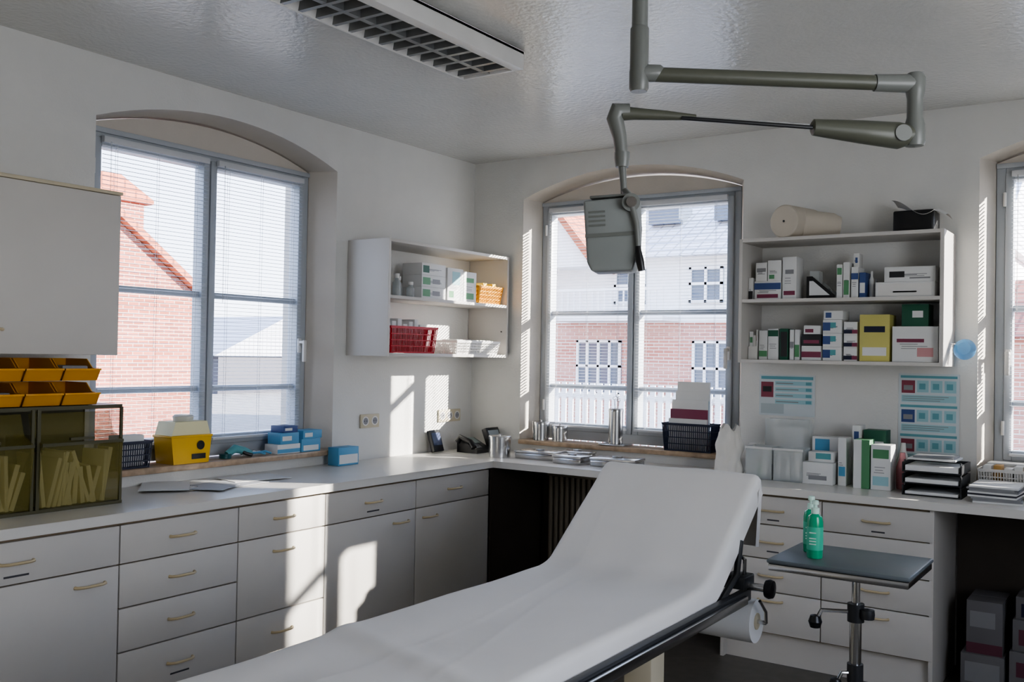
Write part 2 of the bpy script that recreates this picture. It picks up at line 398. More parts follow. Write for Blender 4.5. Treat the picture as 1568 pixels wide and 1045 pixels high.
# tray table
b=B();padm=M("grey_vinyl_pad",(96,103,106),.35)
b.box(2.80,3.25,-2.13,-1.76,.835,.85,padm,.007);b.box(2.805,3.245,-2.125,-1.765,.812,.834,steel,.004)
px,py=3.04,-1.93
b.cyl((px,py,.66),(px,py,.812),.013,chrome);b.cyl((px,py,.05),(px,py,.67),.019,chrome)
b.cyl((px,py,.64),(px,py,.70),.027,dark)
for dx,dy,z,l in((-.9,-.4,.672,.11),(-.8,-.6,.47,.045)):
    d=Vector((dx,dy,0)).normalized();q=Vector((px,py,z))
    b.sweep([q,q+d*l,q+d*(l+.015)+Vector((0,0,-.03))],.007,chrome,seg=10);e=q+d*(l+.02)+Vector((0,0,-.04))
    b.lathe([(0.002,-.024),(.016,-.02),(.023,0),(.016,.02),(.002,.024)],e,black,seg=16)
b.cyl((px,py,.44),(px,py,.50),.026,dark);b.lathe([(.001,-.02),(.022,-.015),(.024,0),(.022,.015),(.001,.02)],(px+.04,py-.01,.672),dark,seg=16)
for a in range(5):
    an=a*2*math.pi/5+.3;b.sweep([(px,py,.07),(px+.12*math.cos(an),py+.12*math.sin(an),.065),(px+.26*math.cos(an),py+.26*math.sin(an),.045)],[.018,.016,.012],chrome,seg=10)
    b.cyl((px+.26*math.cos(an)-.01,py+.26*math.sin(an),.024),(px+.26*math.cos(an)+.01,py+.26*math.sin(an),.024),.024,black,seg=18)
b.obj("side_tray_table")
liq=M("green_disinfectant",(40,165,122),.15,var=.05)
cap=M("pump_cap",(205,235,220),.35)
def bottle(x,y,z):
    k_=.93
    S2=Matrix.Translation((x,y,z))@Matrix.Scale(k_,4)
    b=B();b.lathe([(.001,0),(.026,0),(.028,.004),(.028,.13),(.024,.148),(.012,.158),(.012,.166)],(0,0,0),liq,28,T=S2)
    b.lathe([(.0145,.158),(.0145,.178),(.007,.18),(.007,.19),(.012,.191),(.011,.205),(.001,.207)],(0,0,0),cap,24,T=S2)
    b.lathe([(.0284,.03),(.0286,.032),(.0286,.11),(.0284,.112)],(0,0,0),M("bottle_label",(76,186,152),.5),28,T=S2)
    for zz in(.05,.06,.07,.09): b.box(-.012,.012,-.0292,-.0275,zz,zz+.004,cap,T=S2)
    b.obj("disinfectant_bottle")
bottle(2.925,-2.01,.8505);bottle(2.885,-1.92,.8505)
# ---------- lamp
b=B();P0=Vector((2.71,-2.93,0));P1=Vector((3.325,-2.505,0));d=(P1-P0).normalized()
V=lambda p,z:Vector((p.x,p.y,z))
b.cyl(V(P0,2.40),V(P0,2.797),.0215,lampm,seg=28);b.lathe([(.021,0),(.055,.004),(.07,.028),(.07,.03)],(P0.x,P0.y,2.767),lampm,32)
b.lathe([(.001,0),(.022,0),(.026,.008),(.026,.055),(.025,.06),(.025,.17),(.022,.175)],(P0.x,P0.y,2.225),lampm,28)
b.sweep([V(P0,2.275),V(P0+d*.05,2.275),V(P0+d*.055,2.272)],[.024,.024,.022],lampm,seg=20)
b.sweep([V(P0+d*.04,2.272),V(P1-d*.10,2.262)],[.020,.020],lampg,seg=20);b.sweep([V(P1-d*.11,2.262),V(P1,2.262)],[.023,.025],lampm,seg=20)
b.lathe([(.001,0),(.024,.003),(.028,.015),(.026,.06),(.021,.08),(.021,.13),(.025,.15),(.027,.185),(.02,.2),(.001,.202)],(P1.x,P1.y,2.09),lampm,28)
Q=P1-d*.025
Lp=P0-d*.045
b.sweep([V(Q+d*.03,2.125),V(Q-d*.02,2.12),V(Q-d*.12,2.128),V(Q-d*.25,2.138),V(Q-d*.255,2.138)],[.022,.036,.031,.022,.014],lampg,seg=24)
n=Vector((-d.y,d.x,0))
b.cyl(V(Q-d*.02-n*.03,2.12)-n*.008,V(Q-d*.02+n*.03,2.12)+n*.008,.022,lampm,seg=28)
for k,zz in((.008,.004),(-.008,-.004)):
    b.sweep([V(Q-d*.22,2.138+zz)+n*k,V(Lp+d*.16,2.158+zz)+n*k],.0055,steel if k>0 else black,seg=10)
b.sweep([V(Lp+d*.20,2.158),V(Lp+d*.12,2.162),V(Lp+d*.03,2.165),V(Lp,2.165)],[.008,.013,.017,.02],lampg,seg=20)
b.sweep([V(Lp+d*.02,2.172),V(Lp-d*.012,2.172),V(Lp-d*.018,2.15),V(Lp-d*.004,2.10),V(Lp+d*.003,2.04)],[.02,.024,.023,.019,.016],lampm,seg=20)
b.sweep([V(Lp+d*.003,2.06),V(Lp+d*.003,2.045),V(Lp+d*.003,2.02)],[.021,.021,.018],lampm,seg=20)
b.sweep([V(Lp+d*.003,2.03),V(Lp+d*.008,1.97),V(Lp+d*.012,1.93)],[.011,.009,.011],lampm,seg=14)
hr=math.atan2(d.y,d.x)
HT=Matrix.Translation(V(Lp-d*.010,1.832))@Matrix.Rotation(hr+math.radians(-14),4,'Z')@Matrix.Rotation(math.radians(-3),4,'Y')
b.prism([(-.078,.095),(-.074,-.07),(-.062,-.095),(.045,-.097),(.06,-.06),(.066,.02),(.066,.098)],'y',-.052,.052,headm,T=HT)
bmesh.ops.bevel(b.bm,geom=[e for e in b.bm.edges if all(b.mats[f.material_index]==headm for f in e.link_faces) and len(e.link_faces)==2],offset=.008,segments=3,affect='EDGES',profile=.6,material=-1)
b.box(-.075,.066,-.0545,-.0525,-.005,.005,lampm,T=HT);b.box(-.06,.05,-.054,.054,.0995,.106,lampm,.003,T=HT)
for k in range(4): b.box(-.065,-.02,-.0535,-.0525,.06-.012*k,.065-.012*k,lampm,T=HT)
b.sweep([V(Lp+d*.012,1.955),V(Lp+d*.018,1.94)-n*.03,V(Lp+d*.02,1.925)-n*.062],[.011,.010,.010],lampm,seg=12)
b.cyl(V(Lp+d*.02,1.915)-n*.07,V(Lp+d*.02,1.915)-n*.05,.024,lampm)
b.cyl(V(Lp+d*.02,1.915)-n*.078,V(Lp+d*.02,1.915)-n*.07,.014,chrome)
b.sweep([V(Lp+d*.02,1.915)-n*.062,V(Lp+d*.035,1.86)-n*.068,V(Lp+d*.04,1.80)-n*.07],[.010,.008,.007],lampm,seg=12)
b.sweep([V(Lp+d*.04,1.80)-n*.07,V(Lp+d*.045,1.76)-n*.075,V(Lp+d*.05,1.735)-n*.075],[.006,.011,.009],black,seg=12)
b.obj("examination_lamp")
# ---------- generic small items
def carton(name,x0,x1,y0,y1,z0,z1,base,face,acc=()):
    b=B();b.box(x0,x1,y0,y1,z0,z1,base,.0015)
    for a0,a1,c0,c1,m in acc:
        if face=='y': b.box(x0+(x1-x0)*a0,x0+(x1-x0)*a1,y0-.0008,y0,z0+(z1-z0)*c0,z0+(z1-z0)*c1,m)
        else: b.box(x1,x1+.0008,y0+(y1-y0)*a0,y0+(y1-y0)*a1,z0+(z1-z0)*c0,z0+(z1-z0)*c1,m)
    if base is paper and (z1-z0)>.06:
        for k in range(3):
            q=.35+.06*k+.03*random.random();w0=.12+.1*random.random();w1=.5+.35*random.random()
            if face=='y': b.box(x0+(x1-x0)*w0,x0+(x1-x0)*w1,y0-.0006,y0,z0+(z1-z0)*q,z0+(z1-z0)*q+.003,grey)
            else: b.box(x1,x1+.0006,y0+(y1-y0)*w0,y0+(y1-y0)*w1,z0+(z1-z0)*q,z0+(z1-z0)*q+.003,grey)
    b.box(x0+(x1-x0)*.02,x1-(x1-x0)*.02,(y0+y1)/2-.001,(y0+y1)/2+.001,z1,z1+.0005,grey)
    return b.obj(name)
def basket(name,x0,x1,y0,y1,z0,z1,m,fl=.015):
    b=B()
    b.box(x0+fl,x1-fl,y0+fl,y1-fl,z0,z0+.004,m)
    for k in range(5):
        z=z0+.006+(z1-z0-.012)*k/4;e=fl*(1-k/4);h=.005 if k<4 else .008
        b.box(x0+e,x1-e,y0+e,y0+e+.004,z-h/2,z+h/2,m);b.box(x0+e,x1-e,y1-e-.004,y1-e,z-h/2,z+h/2,m)
        b.box(x0+e,x0+e+.004,y0+e,y1-e,z-h/2,z+h/2,m);b.box(x1-e-.004,x1-e,y0+e,y1-e,z-h/2,z+h/2,m)
    def posts(n,f):
        for k in range(n+1):
            p,q=f(k/n);b.sweep([p,q],.0028,m,seg=5)
    posts(int((x1-x0)/.012),lambda t:((x0+fl+(x1-x0-2*fl)*t,y0+fl+.002,z0),(x0+(x1-x0)*t,y0+.002,z1)))
    posts(int((x1-x0)/.012),lambda t:((x0+fl+(x1-x0-2*fl)*t,y1-fl-.002,z0),(x0+(x1-x0)*t,y1-.002,z1)))
    posts(int((y1-y0)/.012),lambda t:((x0+fl+.002,y0+fl+(y1-y0-2*fl)*t,z0),(x0+.002,y0+(y1-y0)*t,z1)))
    posts(int((y1-y0)/.012),lambda t:((x1-fl-.002,y0+fl+(y1-y0-2*fl)*t,z0),(x1-.002,y0+(y1-y0)*t,z1)))
    b.box(x0-.003,x1+.003,y0-.003,y0+.004,z1-.004,z1+.004,m);b.box(x0-.003,x1+.003,y1-.004,y1+.003,z1-.004,z1+.004,m)
    b.box(x0-.003,x0+.004,y0,y1,z1-.004,z1+.004,m);b.box(x1-.004,x1+.003,y0,y1,z1-.004,z1+.004,m)
    return b.obj(name)
def X(u): return 1.967+(u-1140)*.00333
SU,SLo=1.829,1.509
def it(name,u0,u1,s,h,base,acc=(),dep=.12,y1=-.10,z=None):
    z0=(SU if s else SLo) if z is None else z
    a=max(X(u0),2.018)
    return carton(name,a+.001,X(u1)-.001,y1-dep,y1,z0,z0+h,base,'y',acc)
it("ointment_box",1154,1163,1,.12,paper,[(0,1,.0,.4,dark)])
it("dressing_box",1165,1209,1,.10,paper,[(0,1,.55,.9,blue),(.1,.9,.1,.3,mag)])
it("dressing_box",1167,1186,1,.10,paper,[(.1,.9,.5,.7,grey)],z=SU+.1005)
it("dressing_box",1187,1209,1,.11,paper,[(.1,.5,.1,.3,green)],z=SU+.1005)
it("tablet_box",1211,1234,1,.225,paper,[(.1,.9,.1,.2,mag),(.2,.8,.6,.7,grey)])
b=B();xa,xb=X(1248),X(1292)
b.prism([(xa,SU),(xb,SU),(xb,SU+.02),(xa+.03,SU+.12),(xa,SU+.12)],'y',-.20,-.195,black);b.prism([(xa,SU),(xb,SU),(xb,SU+.02),(xa+.03,SU+.12),(xa,SU+.12)],'y',-.09,-.085,clearp)
b.box(xa+.002,xb,-.195,-.09,SU,SU+.006,grey);b.box(xa+.012,xa+.09,-.185,-.10,SU+.007,SU+.06,paper,.003,);b.box(xa+.01,xa+.06,-.18,-.11,SU+.061,SU+.15,clearp,.003)
b.prism([(xa+.015,SU+.02),(xb-.025,SU+.02),(xa+.035,SU+.095),(xa+.015,SU+.095)],'y',-.2015,-.2005,paper)
b.obj("plaster_dispenser")
it("syringe_box",1296,1305,1,.175,paper,[(.1,.9,.7,.9,green)]);it("syringe_box",1306,1316,1,.185,paper,[(.1,.9,.1,.5,green)])
it("plaster_box",1318,1329,1,.16,paper,[(0,1,.6,.8,blue)]);it("plaster_box",1330,1340,1,.13,blue,[(.1,.9,.2,.6,paper)])
it("suture_box",1319,1328,1,.07,paper,[(.3,.7,.3,.7,blue)],z=SU+.1615,dep=.07,y1=-.12)
b=B()
for (u,h) in((1343,.14),(1350,.1)):
    b.lathe([(.001,0),(.012,0),(.013,.01),(.013,h*.7),(.006,h*.8),(.006,h),(.001,h)],(X(u)+.004,-.16,SU),paper if h>.12 else grey,16)
b.obj("ointment_tube")
it("glove_box",1356,1440,1,.075,paper,[(.05,.95,.1,.9,white),(.3,.7,.3,.4,grey)],dep=.15)
it("glove_box",1368,1440,1,.075,paper,[(.1,.4,.3,.7,dark),(.5,.9,.2,.3,grey)],z=SU+.0755,dep=.14)
b=B();xs0=2.02
b.box(xs0,xs0+.02,-.20,-.12,SLo,SLo+.15,paper,.001);b.box(xs0+.022,xs0+.04,-.20,-.12,SLo,SLo+.13,white,.001);b.box(xs0+.042,X(1171),-.21,-.12,SLo,SLo+.16,paper,.001)
b.box(xs0,X(1171),-.216,-.2105,SLo,SLo+.07,white,.001)
b.box(xs0+.004,xs0+.018,-.201,-.20,SLo+.09,SLo+.12,green);b.box(xs0+.045,X(1169),-.211,-.21,SLo+.1,SLo+.13,mag);b.obj("bandage_packs")
it("bandage_box",1174,1188,0,.155,paper,[(0,1,.1,.3,green)]);it("bandage_box",1189,1206,0,.165,paper,[(0,1,.75,.95,dgreen)])
it("folder_box",1208,1222,0,.165,dgreen,[(.1,.9,.1,.9,dark)])
it("needle_box",1224,1231,0,.16,paper,[(0,1,.4,.6,grey)]);it("needle_box",1232,1240,0,.16,paper,[(0,1,.1,.5,green)])
it("medicine_box",1243,1274,0,.075,paper,[(0,1,.2,.6,mag)]);it("medicine_box",1243,1274,0,.06,dark,[(.1,.9,.2,.5,mag)],z=SLo+.0755);it("medicine_box",1246,1272,0,.045,paper,[(.1,.6,.2,.6,mag)],z=SLo+.136)
for k in range(3): it("antiseptic_box",1276,1305,0,.07,paper,[(.0,.4,.2,.8,blue),(.4,.7,.4,.8,teal)],z=SLo+.0705*k)
it("antiseptic_box",1277,1307,0,.045,paper,[(.1,.4,.2,.8,blue)],z=SLo+.212)
for k in range(3): it("lotion_box",1308,1329,0,.066,paper,[(.0,.6,.1,.4,navy),(.6,1,.1,.4,mag)],z=SLo+.0665*k)
it("cellulose_swab_box",1333,1377,0,.235,ylbox,[(.15,.85,.62,.75,navy),(.1,.9,.12,.3,paper)],dep=.14)
it("adhesive_bandage_box",1381,1445,0,.175,paper,[(.1,.7,.55,.65,mag),(.55,.9,.15,.4,M("pink_print",(200,150,150),.5))],dep=.15)
it("gauze_box",1392,1430,0,.11,dgreen,[(.4,.8,.4,.7,paper)],z=SLo+.1755,dep=.12)
# on top of right shelf
b=B();zt=2.151
C0=Vector((2.225,-.265,zt+.088));ax=Vector((.30,.95,0)).normalized()
foam=M("roll_foam",(205,196,182),.7)
b.sweep([C0-ax*.004,C0,C0+ax*.225,C0+ax*.228],[.082,.087,.087,.083],foam,seg=48);b.cyl(C0-ax*.0042,C0-ax*.006,.006,dark)
b.sweep([C0+Vector((.06,.10,-.008)),C0+Vector((.20,.18,-.016)),C0+Vector((.235,.195,-.02))],[.078,.068,.05],foam,seg=32)
b.obj("positioning_bolster")
b=B();b.box(2.76,2.95,-.22,-.06,zt,zt+.11,black,.008)
def pp(u,v):
    x=2.745+u*.26;z=zt+.125+.035*math.cos(u*5.5)+.01*math.sin(v*4+u*6);return (x,-.23+v*.19,z-(.07*max(0,u-.8)/.2))
b.grid(pp,30,10,paper);b.obj("paper_towel_dispenser",ang=60)
b=B();b.lathe([(.001,.03),(.03,.028),(.048,.012),(.052,0)],(0,0,0),M("mask_blue",(90,170,225),.3,alpha=.55),28,T=Matrix.Translation((3.08,-.12,1.575))@Matrix.Rotation(math.radians(80),4,'X'))
b.cyl((3.0175,-.12,1.60),(3.06,-.12,1.60),.004,steel);b.obj("oxygen_mask")
# posters
pteal=M("poster_teal",(110,165,175),.6);lb=M("pale_teal_print",(160,198,204),.6);ppr=M("poster_paper",(205,212,214),.6);pgr=M("print_grey",(180,190,192),.6);pmag=M("poster_red",(140,70,84),.6)
b=B()
b.box(2.01,2.32,-.004,-.001,1.20,1.425,ppr)
b.box(2.02,2.31,-.0045,-.004,1.40,1.417,pteal)
b.box(2.02,2.09,-.0045,-.004,1.30,1.385,pmag);b.box(2.03,2.08,-.0049,-.0045,1.33,1.36,dark)
for k in range(4):
    b.box(2.10,2.305,-.0045,-.004,1.368-k*.034,1.390-k*.034,lb);b.box(2.105,2.20+.03*(k%2),-.0049,-.0045,1.376-k*.034,1.381-k*.034,grey)
    b.box(2.27,2.30,-.0049,-.0045,1.371-k*.034,1.387-k*.034,pteal)
b.box(2.02,2.15,-.0045,-.004,1.21,1.265,pgr);b.obj("hygiene_poster")
b=B();b.box(2.75,3.04,-.004,-.001,1.0,1.45,ppr)
for r in range(3):
    z=1.305-r*.15
    b.box(2.76,3.03,-.0045,-.004,z+.122,z+.135,pteal)
    b.box(2.765,2.83,-.0045,-.004,z+.045,z+.11,[pmag,blue,pmag][r]);b.box(2.775,2.82,-.0049,-.0045,z+.06,z+.085,grey)
    for k in range(3):
        b.box(2.84+k*.065,2.895+k*.065,-.0045,-.004,z+.05,z+.11,lb);b.box(2.85+k*.065,2.88+k*.065,-.0049,-.0045,z+.065,z+.095,pteal)
    b.box(2.765,3.025,-.0045,-.004,z+.0,z+.035,lb)
    for k in range(3): b.box(2.77,2.95+.02*k,-.0049,-.0045,z+.006+.01*k,z+.009+.01*k,grey)
b.obj("instruction_poster")
def cl(name,y0,y1,z0,h,base,acc=(),x1=.27,dep=.14): return carton(name,x1-dep,x1,y0,y1,z0,z0+h,base,'x',acc)
ZU,ZL=1.834,1.509
b=B();gl=M("glass_bottle",(190,195,195),.1,alpha=.5)
for yy,xx,h in((-1.12,.2,.11),(-1.06,.24,.13),(-1.0,.2,.12),(-.95,.25,.09)):
    b.lathe([(.001,0),(.022,0),(.024,.006),(.024,h*.6),(.012,h*.75),(.012,h*.85)],(xx,yy,ZU),gl,20);b.lathe([(.015,h*.8),(.016,h*.82),(.016,h),(.001,h)],(xx,yy,ZU),white,20)
b.obj("medicine_bottles")
for k in range(3): cl("glove_box",-.86,-.63,ZU+.0705*k,.07,paper,[(.05,.35,.2,.8,green),(.45,.75,.3,.7,grey)] if k<2 else [(.05,.3,.2,.8,dgreen)],x1=.26,dep=.15)
cl("glove_box",-.625,-.47,ZU,.20,paper,[(.1,.4,.1,.3,green),(.3,.8,.5,.9,lb)],x1=.27)
cl("glove_box",-.465,-.33,ZU,.19,paper,[(.2,.8,.1,.3,green),(.2,.8,.65,.8,green)],x1=.27)
basket("plastic_basket",.10,.29,-.325,-.06,ZU,ZU+.11,org)
b=B()
for k in range(4): b.box(.13,.26,-.29+k*.05,-.25+k*.05,ZU+.006,ZU+.12+.015*(k%2),M("yellow_pack",(224,190,70),.5),.003)
b.obj("yellow_packs")
basket("plastic_basket",.05,.30,-1.17,-.75,ZL,ZL+.15,red)
b=B()
for k in range(7):
    y=-1.12+k*.05;b.box(.10,.22,y,y+.035,ZL+.008,ZL+.17+.015*(k%3),paper,.002)
b.box(.09,.27,-1.13,-.80,ZL+.0055,ZL+.0075,red)
b.obj("dressing_packs")
basket("plastic_basket",.12,.30,-.56,-.10,ZL,ZL+.08,white)
b=B()
for k in range(5): b.box(.15,.27,-.52+k*.08,-.455+k*.08,ZL+.008,ZL+.09,paper,.003)
b.obj("gauze_packs")
def socket(y0,y1,n):
    b=B();b.box(.001,.012,y0,y1,1.065,1.145,cream,.003);w=(y1-y0)/n
    for k in range(n):
        yc=y0+w*(k+.5);b.cyl((.012,yc,1.105),(.0135,yc,1.105),.027,white,seg=28);b.cyl((.0135,yc,1.105),(.0138,yc,1.105),.02,grey,seg=28)
        for q in(-.009,.009): b.cyl((.0138,yc+q,1.105),(.0142,yc+q,1.105),.0028,black,seg=8)
    b.obj("power_socket")
socket(-1.09,-.93,2);socket(-.36,-.13,3)
K=.8805
# smoked bin cabinet
b=B();ya,yb=-3.62,-2.89
b.box(.10,.385,ya,yb,K,K+.012,oliv2);b.box(.10,.375,ya,yb,K+.385,K+.40,oliv2)
b.box(.10,.112,ya,yb,K+.012,K+.385,oliv2)
b.box(.112,.37,yb-.008,yb,K+.012,K+.385,olive);b.box(.112,.37,ya,ya+.008,K+.012,K+.385,olive)
pc=M("pack_paper",(226,214,160),.7)
for y0,y1 in((ya,ya+.36),(ya+.37,yb)):
    b.prism([(.376,K+.015),(.40,K+.26),(.33,K+.29),(.30,K+.37),(.298,K+.365),(.325,K+.283),(.395,K+.254),(.372,K+.015)],'y',y0+.01,y1-.01,olive)
    b.prism([(.2,K+.015),(.376,K+.015),(.40,K+.26),(.33,K+.29),(.2,K+.29)],'y',y0+.009,y0+.012,olive);b.prism([(.2,K+.015),(.376,K+.015),(.40,K+.26),(.33,K+.29),(.2,K+.29)],'y',y1-.012,y1-.009,olive)
    b.box(.398,.404,y0+.01,y1-.01,K+.25,K+.262,oliv2);b.box(.378,.392,(y0+y1)/2-.05,(y0+y1)/2+.05,K+.268,K+.278,oliv2)
    b.box(.374,.382,y0,y0+.014,K+.01,K+.39,oliv2);b.box(.374,.382,y1-.012,y1,K+.01,K+.39,oliv2)
    for k in range(15):
        yy=y0+.03+k*(y1-y0-.08)/15;TT=Matrix.Translation((.30,yy+.01,K+.014))@Matrix.Rotation(random.uniform(-.35,.35),4,'X')@Matrix.Rotation(random.uniform(-.3,.3),4,'Z')
        b.box(-.06,.055,-.009,.009,0,.14+.08*random.random(),pc,.002,T=TT)
b.obj("smoked_storage_bins")
b=B()
for r in range(2):
    for k in range(4):
        y0=-3.61+k*.155;y1=y0+.148;z=K+.403+r*.095;xo=.14
        b.box(xo,.36,y0,y1,z,z+.005,org);b.box(xo,xo+.005,y0,y1,z,z+.085,org)
        for ys in(y0,y1-.004): b.prism([(xo,z),(.36,z),(.385,z+.045),(.33,z+.05),(.29,z+.085),(xo,z+.085)],'y',ys,ys+.004,org)
        b.prism([(.357,z),(.36,z),(.385,z+.045),(.381,z+.046)],'y',y0,y1,org)
        b.box(.384,.389,y0-.001,y1+.001,z+.040,z+.048,org,.001)
        b.box(.18,.33,y0+.02,y1-.02,z+.006,z+.03+.03*random.random(),[paper,grey][k%2],.005)
b.obj("yellow_storage_bins")
S=.9625
basket("plastic_basket",-.10,.03,-2.68,-2.50,S,S+.12,navy,.008)
b=B();b.box(-.07,.0,-2.66,-2.52,S+.008,S+.15,paper,.005,);b.obj("document_stack")
b=B();oy=.055
b.prism([(-2.44+oy,S),(-2.24+oy,S),(-2.225+oy,S+.125),(-2.455+oy,S+.125)],'x',-.10,.035,yel)
b.box(-.105,.04,-2.46+oy,-2.22+oy,S+.125,S+.136,yel,.003)
b.prism([(-2.45+oy,S+.136),(-2.23+oy,S+.136),(-2.25+oy,S+.20),(-2.43+oy,S+.20)],'x',-.10,.03,M("pale_yellow_lid",(228,222,180),.4))
b.lathe([(.001,.0),(.045,0),(.05,.022),(.04,.03),(.001,.032)],(-.035,-2.34+oy,S+.20),M("clear_lid",(215,215,205),.3),24)
b.lathe([(.001,0),(.022,0),(.022,.001),(.001,.001)],(0,0,0),black,24,T=Matrix.Translation((.0375,-2.29+oy,S+.085))@Matrix.Rotation(math.radians(90),4,'Y'))
b.box(.0355,.0375,-2.34+oy,-2.26+oy,S+.02,S+.045,black);b.obj("sharps_container")
b=B();b.sweep([(-.02,-2.03,S+.02),(-.02,-1.98,S+.045),(-.02,-1.92,S+.03),(-.01,-1.88,S+.016)],[.016,.022,.02,.012],teal,seg=14);b.sweep([(-.02,-1.95,S+.04),(0.0,-1.93,S+.02),(.02,-1.90,S+.009)],.009,dark,seg=10);b.lathe([(.02,-.01),(.03,-.01),(.03,.012),(.02,.012)],(-.02,-2.04,S+.011),M("teal_dark",(20,80,85),.4),20)
b.obj("tape_dispenser")
b=B()
for i in range(6):
    x=-.07+.03*(i%3);y=-1.87+.013*i;b.sweep([(x,y-.03,S+.008+.004*(i%3)),(x+.02,y,S+.018+.004*(i%2)),(x+.03,y+.03,S+.01)],.006,[grey,paper,lblue][i%3],seg=8)
b.obj("syringe_pile")
def sb(y0,y1,z,h,m,acc,x1=.03,dep=.1): return carton("supply_box",x1-dep,x1,y0,y1,z,z+h,m,'x',acc)
sb(-1.74,-1.58,S,.05,paper,[(0,1,.1,.5,lblue)]);sb(-1.72,-1.59,S+.0505,.06,lblue,[(.1,.6,.3,.7,paper)]);sb(-1.57,-1.43,S,.07,lblue,[(.1,.9,.1,.5,paper)]);sb(-1.56,-1.42,S+.0705,.045,lblue,[(.1,.5,.2,.7,paper)])
sb(-1.70,-1.60,S+.111,.035,blue,[(.1,.6,.3,.7,paper)])
carton("supply_box",.06,.14,-1.40,-1.24,K,K+.10,lblue,'x',[(.05,.95,.1,.6,paper)])
b=B()
for k,(x,y,a,w,h) in enumerate([(.18,-2.35,.3,.21,.30),(.27,-2.25,.1,.21,.30),(.2,-2.05,-.2,.21,.3),(.33,-2.38,.5,.15,.21),(.16,-2.52,.9,.21,.3)]):
    b.box(-w/2,w/2,-h/2,h/2,0,.002,[paper,M("paper_grey",(180,182,186),.7)][k%2],T=Matrix.Translation((x,y,K+.0022*k))@Matrix.Rotation(a,4,'Z'))
b.obj("paper_sheets")
b=B()
b.prism([(.14,K),(.30,K),(.30,K+.02),(.16,K+.085),(.14,K+.085)],'y',-.33,-.17,black)
b.sweep([(.17,-.365,K+.07),(.19,-.36,K+.10),(.27,-.36,K+.075),(.30,-.365,K+.04)],[.02,.018,.018,.02],black,seg=12)
b.box(-.035,.035,-.03,.03,0,.002,M("lcd_grey",(110,125,120),.3),T=Matrix.Translation((.2,-.23,K+.0725))@Matrix.Rotation(math.radians(25),4,'Y'))
for i in range(4):
    for j in range(3): b.box(-.006,.006,-.006,.006,0,.004,grey,T=Matrix.Translation((.225+.016*i*.9,-.285+.02*j,K+.056-.0075*i))@Matrix.Rotation(math.radians(25),4,'Y'))
b.obj("desk_telephone")
b=B();b.box(-.015,.015,-.05,.05,0,.14,dark,.005,T=Matrix.Translation((.08,-.45,K+.006))@Matrix.Rotation(math.radians(-18),4,'Y'));b.box(.015,.016,-.04,.04,.04,.12,M("screen_blue",(70,80,110),.2),T=Matrix.Translation((.08,-.45,K+.006))@Matrix.Rotation(math.radians(-18),4,'Y'));b.obj("card_terminal")
b=B();b.box(-.02,.02,-.07,.07,0,.15,black,.006,T=Matrix.Translation((.28,-.09,K+.006))@Matrix.Rotation(math.radians(-22),4,'Y'));b.box(.02,.021,-.055,.055,.05,.13,M("screen_grey",(150,160,165),.2),T=Matrix.Translation((.28,-.09,K+.006))@Matrix.Rotation(math.radians(-22),4,'Y'));b.obj("intercom_phone")
def can(x,y,z,r,h,handle=True):
    b=B();b.lathe([(.001,0),(r,0),(r,h-.02),(r*1.03,h-.02),(r*1.03,h-.004),(r*.98,h),(.001,h)],(x,y,z),steel,36)
    if handle:b.lathe([(.005,h),(.005,h+.008),(.01,h+.012),(.001,h+.014)],(x,y,z),steel,16)
    b.obj("steel_canister")
can(.50,-.37,K,.068,.13);can(.55,.025,S,.055,.12);can(.68,.045,S,.05,.10)
can(1.09,.03,S+.012,.045,.215,False)
b=B();b.box(1.0,1.18,-.03,.09,S,S+.011,steel,.004);b.obj("steel_tray")
b=B()
for dx,dz in((-.012,.06),(.01,.075),(.02,.05)):
    b.sweep([(1.09+dx*.5,.03,S+.22),(1.09+dx,.03,S+.22+dz)],.002,steel,seg=6);
    for q in range(8):
        a=q*math.pi/4;a2=(q+1)*math.pi/4;b.cyl((1.09+dx+.01*math.cos(a),.03,S+.23+dz+.01*math.sin(a)),(1.09+dx+.01*math.cos(a2),.03,S+.23+dz+.01*math.sin(a2)),.0018,steel,seg=5)
b.obj("surgical_scissors")
for (x,y,w,dp,a) in((.74,-.28,.27,.15,.05),(1.02,-.37,.19,.13,-.05),(1.29,-.32,.27,.16,.1),(.92,-.14,.2,.1,.0)):
    b=B();TT=Matrix.Translation((x,y,K))@Matrix.Rotation(a,4,'Z')
    b.box(-w/2,w/2,-dp/2,dp/2,0,.033,steel,.004,T=TT);b.box(-w/2-.004,w/2+.004,-dp/2-.004,dp/2+.004,.034,.048,steel,.003,T=TT);b.box(-.03,.03,-.006,.006,.049,.058,steel,.002,T=TT);b.obj("instrument_box")
basket("plastic_basket",1.43,1.74,-.03,.10,S,S+.16,navy,.012)
b=B();cols_=[paper,mag,paper,lblue,paper,paper]
for k in range(6):
    y=-.005+k*.015;b.box(1.46+.004*k,1.70-.003*k,y,y+.012,S+.008,S+.19+.02*(k%3)+k*.035,cols_[k],.001)
b.obj("booklets")
b=B()
def bag(u,v):
    a=u*2*math.pi;h=v*.26;r=1-.25*v**2
    nx=noise.noise(Vector((math.cos(a)*2,math.sin(a)*2,v*4)))*.02
    return (1.95+(.075*r+nx)*math.cos(a)*(1 if v<.95 else .7),-.30+(.045*r+nx)*math.sin(a),K+.001+h+(.02*math.sin(3*a) if v>.9 else 0))
b.grid(bag,40,18,M("white_bag",(225,222,215),.6));b.obj("paper_bag",ang=70)
b=B();
